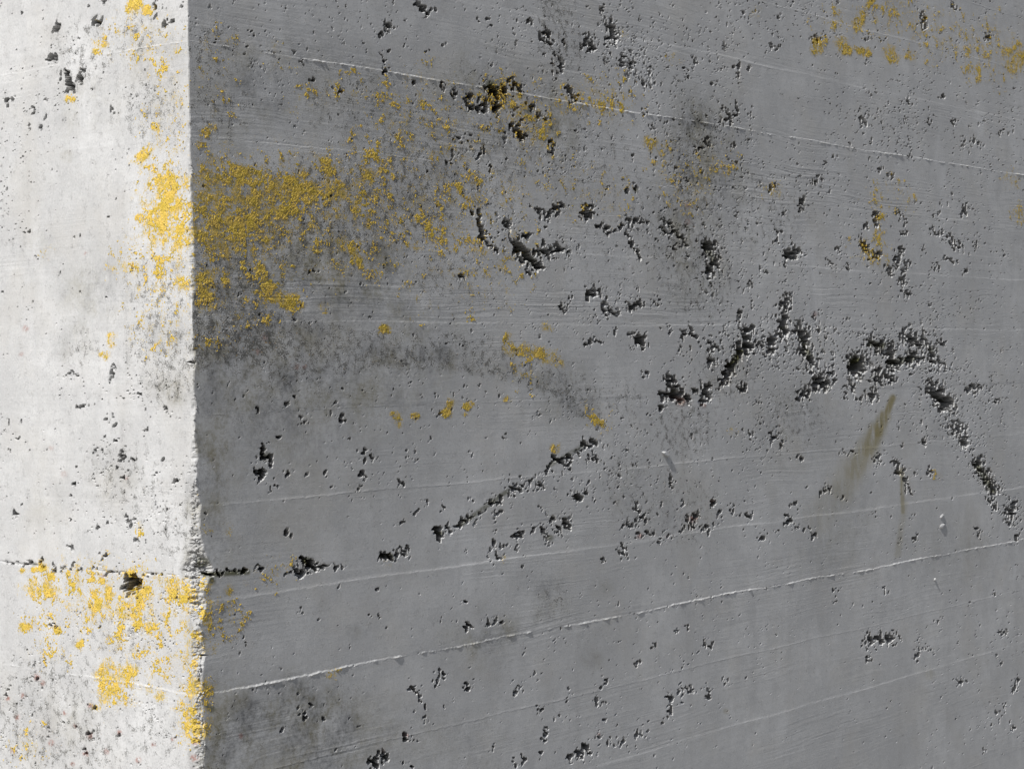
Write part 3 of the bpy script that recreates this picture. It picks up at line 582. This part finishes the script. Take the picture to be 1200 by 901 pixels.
COLPX, ROWPX = 1.12, 1.12
def columns(F, zlo, zhi, a_end):
    """fine columns where the strip is in view (plus a margin), coarse ones beyond"""
    mid = np.array([zlo, (zlo + zhi) / 2, zhi])
    aa = np.arange(0, F.na - 2) * 0.001
    vis = np.zeros(len(aa), bool)
    for zz in mid:
        P = np.stack([aa, 0 * aa, 0 * aa + zz] if F.right else [0 * aa, aa, 0 * aa + zz], -1)
        x, y, d = px_of(P)
        vis |= (x > -45) & (x < 1235) & (y > -30) & (y < 931)
    if not vis.any():
        return None, None, None, 1
    i0, i1 = np.flatnonzero(vis)[[0, -1]]
    a0, a1 = aa[i0], aa[i1]
    P = np.stack([aa, 0 * aa, 0 * aa + mid[1]] if F.right else [0 * aa, aa, 0 * aa + mid[1]], -1)
    x, y, d = px_of(P)
    n = max(4, int(abs(x[i1] - x[i0]) / COLPX))
    xs = np.linspace(x[i0], x[i1], n)
    o = np.argsort(x)
    fine = np.interp(xs, x[o], aa[o]); fine[0] = a0; fine[-1] = a1
    pre = np.arange(0, a0 - 0.004, 0.012)
    post = a1 + np.cumsum(np.geomspace(0.006, 0.25, 40)); post = post[post < a_end - 0.02]
    post = np.append(post, a_end)
    a = np.concatenate([pre, fine, post])
    in_f = np.concatenate([0 * pre, np.ones(len(fine)), 0 * post])
    ppm = FPX / d[i0 if F.right else i0] / 1000          # px per mm at the nearest fine column
    return a, in_f, ppm, 0

for F, nm, H, PT, a_end in ((R, 'R', HR, PR, 4.2), (L, 'L', HL, PL, 2.4)):
    base = H + PT
    for zhi, zlo in zip([2.299] + LINES, LINES + [0.80]):
        a, inf, ppm, bad = columns(F, zlo, zhi, a_end)
        if bad:
            a = np.concatenate([np.arange(0, 0.06, 0.004), np.arange(0.06, a_end, 0.15), [a_end]]); inf = 0 * a; ppm = 0.12
        rows = max(4, int(round((zhi - zlo) * 1000 * ppm / ROWPX)))
        z = np.linspace(zlo, zhi, rows + 1)
        h = F.sample(H, a, z)
        hb = F.sample(base, a, z)
        keep = np.minimum(1, inf + (a < 0.05))[None, :]
        h = h * keep + hb * (1 - keep)
        P = place(F, a, z, h, (hb - h)).reshape(-1, 3)
        at = {k: F.sample(v, np.minimum(a, (F.na - 3) * .001), z) for k, v in AT[nm].items()}
        mesh_obj('board_imprint', P, grid_faces(len(z), len(a), not F.right), M_CON, wall, at)

# plain wall below and above the part in view, and its core
def box(name, x0, x1, y0, y1, z0, z1, mat, parent):
    v = np.array([[x, y, z] for z in (z0, z1) for y in (y0, y1) for x in (x0, x1)], float)
    f = np.array([[0, 2, 3, 1], [4, 5, 7, 6], [0, 1, 5, 4], [2, 6, 7, 3], [0, 4, 6, 2], [1, 3, 7, 5]])
    return mesh_obj(name, v, f, mat, parent, smooth=False)
box('wall_base', 0, 4.2, 0, 2.4, -0.05, 0.80, M_CON, wall)
box('wall_top', 0, 4.2, 0, 2.4, 2.299, 3.4, M_CON, wall)
box('wall_core', 0.05, 4.2, 0.05, 2.4, 0.801, 2.298, M_CON, wall)

# ------------------------------------------------------------------ lichen: raised crusts over the concrete
def lichen(F, nm, H, PT, patches, fleck_txt, seed):
    n1 = fnoise(F.shape, seed, (34, 30), 1.55, 0.2)
    n2 = fnoise(F.shape, seed + 1, (3.5, 3.5), 1.3, 0.4)
    n0 = fnoise(F.shape, seed + 2, (70, 60), 2.4)
    nz = 0.27 * n1 + 0.25 * n2 + 0.13 * n0
    fields = [np.minimum(F.density(t), 0.80 if F.right else 0.88) for _, t in patches]
    fl = F.density(fleck_txt) * 0.82
    best = np.stack(fields + [np.full(F.shape, 1e-4, np.float32)]).argmax(0)
    D = np.maximum(np.max(np.stack(fields), 0), fl)
    m = D * 1.0 + nz - 0.60
    m = np.where(D > 0.02, m, -1)
    lump = np.clip(m * 1.2, -0.3, 0.16) + np.clip(m * 3, 0, 1) * (0.10 * n2 + 0.12 * n1)
    Hs = H.copy()
    top = Hs + lump
    near = m > -0.10
    cell = near[:-1, :-1] & near[1:, :-1] & near[:-1, 1:] & near[1:, 1:]
    x = F.X[:-1, :-1]; y = F.Y[:-1, :-1]
    cell &= (x > -40) & (x < 1235) & (y > -30) & (y < 931)
    hot = m[:-1, :-1] > 0.0
    own = best[:-1, :-1]
    P = place(F, F.a, F.z, top, PT)
    na = F.na
    stray_j, stray_i = [], []
    for q in range(len(patches) + 1):
        if q < len(patches):
            jj, ii = np.nonzero(cell & (own == q))
            if len(jj) < 6: continue
            key = (jj // 5) * 10000 + ii // 5            # keep the one connected colony; stray flecks go to the scatter
            todo = set(key.tolist()); comps = []
            while todo:
                st = [todo.pop()]; cmp_ = list(st)
                while st:
                    k0 = st.pop()
                    for dk in (-10001, -10000, -9999, -1, 1, 9999, 10000, 10001):
                        if k0 + dk in todo: todo.discard(k0 + dk); st.append(k0 + dk); cmp_.append(k0 + dk)
                comps.append(cmp_)
            main = np.isin(key, max(comps, key=len))
            stray_j.append(jj[~main]); stray_i.append(ii[~main])
            jj, ii = jj[main], ii[main]
        else:
            jj, ii = np.nonzero(cell & (own == q))
            jj = np.concatenate([jj] + stray_j); ii = np.concatenate([ii] + stray_i)
        v = jj * na + ii
        f = np.stack([v, v + 1, v + na + 1, v + na], -1)
        if not F.right: f = f[:, ::-1]
        u, inv = np.unique(f, return_inverse=True)
        o = mesh_obj('lichen_patch' if q < len(patches) else 'lichen_flecks', P.reshape(-1, 3)[u], inv.reshape(f.shape), M_LIC)
        if q < len(patches):
            o['label'] = patches[q][0]; o['category'] = 'lichen'; o['group'] = 'gold lichen patches on the wall'
        else:
            o['label'] = 'tiny gold lichen flecks scattered over the ' + ('shaded' if F.right else 'sunlit') + ' face'
            o['category'] = 'lichen'; o['kind'] = 'stuff'

lichen(R, 'R', HR, PR, LICH_R, FLECK_R, 101)
lichen(L, 'L', HL, PL, LICH_L, FLECK_L, 121)

# ------------------------------------------------------------------ stones bedded in the concrete
def stone_geo(F, H, a, z, w, hgt, dep, seed, name='aggregate_stone', lift=0.0, rot=0.0):
    i = int(np.clip(a * 1000, 2, F.na - 3)); j = int((z - F.z0) * 1000)
    hh = float(H[j - 1:j + 2, i - 1:i + 2].mean()) * 0.001 + lift
    rng = np.random.default_rng(seed)
    nu, nv = 12, 8
    vs = []
    for v in range(nv + 1):
        for u in range(nu):
            th = math.pi * v / nv; ph = 2 * math.pi * u / nu
            vs.append((math.sin(th) * math.cos(ph), math.sin(th) * math.sin(ph), math.cos(th)))
    V = np.array(vs)
    # facet by random planes
    for _ in range(13):
        n = rng.standard_normal(3); n /= np.linalg.norm(n)
        d = V @ n; c = rng.uniform(0.45, 0.8)
        V = V - np.maximum(d - c, 0)[:, None] * n
    V = V * np.array([w, hgt, dep]) * 0.5
    cs, sn = math.cos(rot), math.sin(rot)
    V = np.stack([V[:, 0] * cs - V[:, 1] * sn, V[:, 0] * sn + V[:, 1] * cs, V[:, 2]], -1)
    f = []
    for v in range(nv):
        for u in range(nu):
            f.append((v * nu + u, (v + 1) * nu + u, (v + 1) * nu + (u + 1) % nu, v * nu + (u + 1) % nu))
    W = np.stack([a + V[:, 0], -(hh + V[:, 2]), z + V[:, 1]] if F.right else [-(hh + V[:, 2]), a - V[:, 0], z + V[:, 1]], -1)
    return W, np.array(f)

def stone(F, H, x, y, *args, **kw):
    a, z = (on_right if F.right else on_left)(x, y)
    name = args[4] if len(args) > 4 else 'aggregate_stone'
    if name == 'aggregate_stone' and PR[int((z - Z0) * 1000), int(a * 1000)] < 9:
        return                                   # stones show only inside deep voids
    W, f = stone_geo(F, H, a, z, *args, **kw)
    return mesh_obj(name, W, f, M_CON, wall, smooth=False)

stone(R, HR, 779, 531, .024, .011, .009, 1, 'concrete_chip', .0005, -0.2)
stone(R, HR, 1104, 605, .022, .012, .006, 2, 'concrete_chip', .0)
stone(R, HR, 1105, 616, .030, .012, .007, 3, 'concrete_chip', .0)
stone(R, HR, 1095, 679, .007, .006, .008, 4, 'concrete_chip', .001)
for n, (x, y, s) in enumerate([(1046, 436, 14), (1050, 452, 18), (1028, 415, 12), (1070, 432, 12), (1108, 487, 22), (1098, 482, 14), (1118, 488, 13), (1130, 520, 10), (752, 412, 13), (744, 409, 9),
                               (617, 312, 12), (625, 318, 10), (610, 305, 9), (885, 418, 16), (893, 412, 12), (875, 424, 12), (1003, 446, 16), (1165, 582, 14), (1153, 560, 12), (922, 398, 9), (946, 415, 10),
                               (600, 280, 9), (800, 474, 10), (585, 132, 9), (578, 136, 7), (1045, 754, 8), (1030, 755, 8), (606, 270, 8), (645, 300, 8), (900, 408, 9), (1080, 410, 12), (1062, 402, 10)]):
    stone(R, HR, x, y, s * .0011, s * .0009, s * .0009, 40 + n, lift=-0.003, rot=n * 1.3)
# crumbs along the broken corner edge, too small to pick apart
rng = np.random.default_rng(5)
VV, FF, DU, GR, base_i = [], [], [], [], 0
for n in range(210):
    yy = rng.choice([rng.uniform(560, 905), rng.normal(672, 12), rng.uniform(180, 560)], p=[0.66, 0.22, 0.12])
    z = float(np.interp(yy, yc[::-1], R.z[::-1]))
    right = rng.random() < 0.5
    prof = np.interp(z, R.z, Bprof if right else Aprof)
    a = abs(rng.normal(0, 0.55)) * prof * 0.001
    sz = rng.uniform(2.2, 4.6) * (1.35 if abs(yy - 672) < 20 else 1.0) * min(1.0, 0.45 + prof / 8)
    F, H = (R, HR) if right else (L, HL)
    W, f = stone_geo(F, H, a, z, sz * .001, sz * rng.uniform(.0007, .001), sz * .001, 300 + n, lift=-sz * 0.00012, rot=rng.uniform(0, 6))
    other = float(np.interp(z, R.z, CL if right else CR)) * np.clip(1 - a / 0.06, 0, 1)
    W[:, 0 if right else 1] += other
    VV.append(W); FF.append(f + base_i); base_i += len(W)
    DU.append(np.full(len(W), (0.9 if 685 < yy < 870 else 0.3) * rng.uniform(0.3, 1.1))); GR.append(np.full(len(W), rng.uniform(0.2, 0.9)))
cr = mesh_obj('corner_crumbs', np.concatenate(VV), np.concatenate(FF), M_CON, wall, {'dust': np.concatenate(DU), 'grime': np.concatenate(GR)}, smooth=False)
cr['kind'] = 'stuff'

# crumbly bits on the lower lips of the voids, too small to pick apart
rng = np.random.default_rng(8)
low = np.zeros(R.shape, bool)
low[4:-4] = (INR[4:-4] > 0.1) & (INR[4:-4] < 2.2) & (INR[8:] - INR[:-8] > 0.8) & (HONR[4:-4] > 0.3)
low &= (R.X < 1230) & (R.X > 400)
jj, ii = np.nonzero(low)
pick = rng.choice(len(jj), 260, replace=False)
VV, FF, base_i = [], [], 0
for n, q in enumerate(pick):
    j, i = jj[q], ii[q]
    sz = rng.uniform(2.5, 6.5) * (0.8 + 0.5 * R.a[i])
    W, f = stone_geo(R, HR, R.a[i], R.z[j], sz * .001, sz * rng.uniform(.0007, .001), sz * .0009, 900 + n, lift=-sz * 0.0002, rot=rng.uniform(0, 6))
    VV.append(W); FF.append(f + base_i); base_i += len(W)
cr = mesh_obj('void_crumbs', np.concatenate(VV), np.concatenate(FF), M_CON, wall, smooth=False)
cr['kind'] = 'stuff'
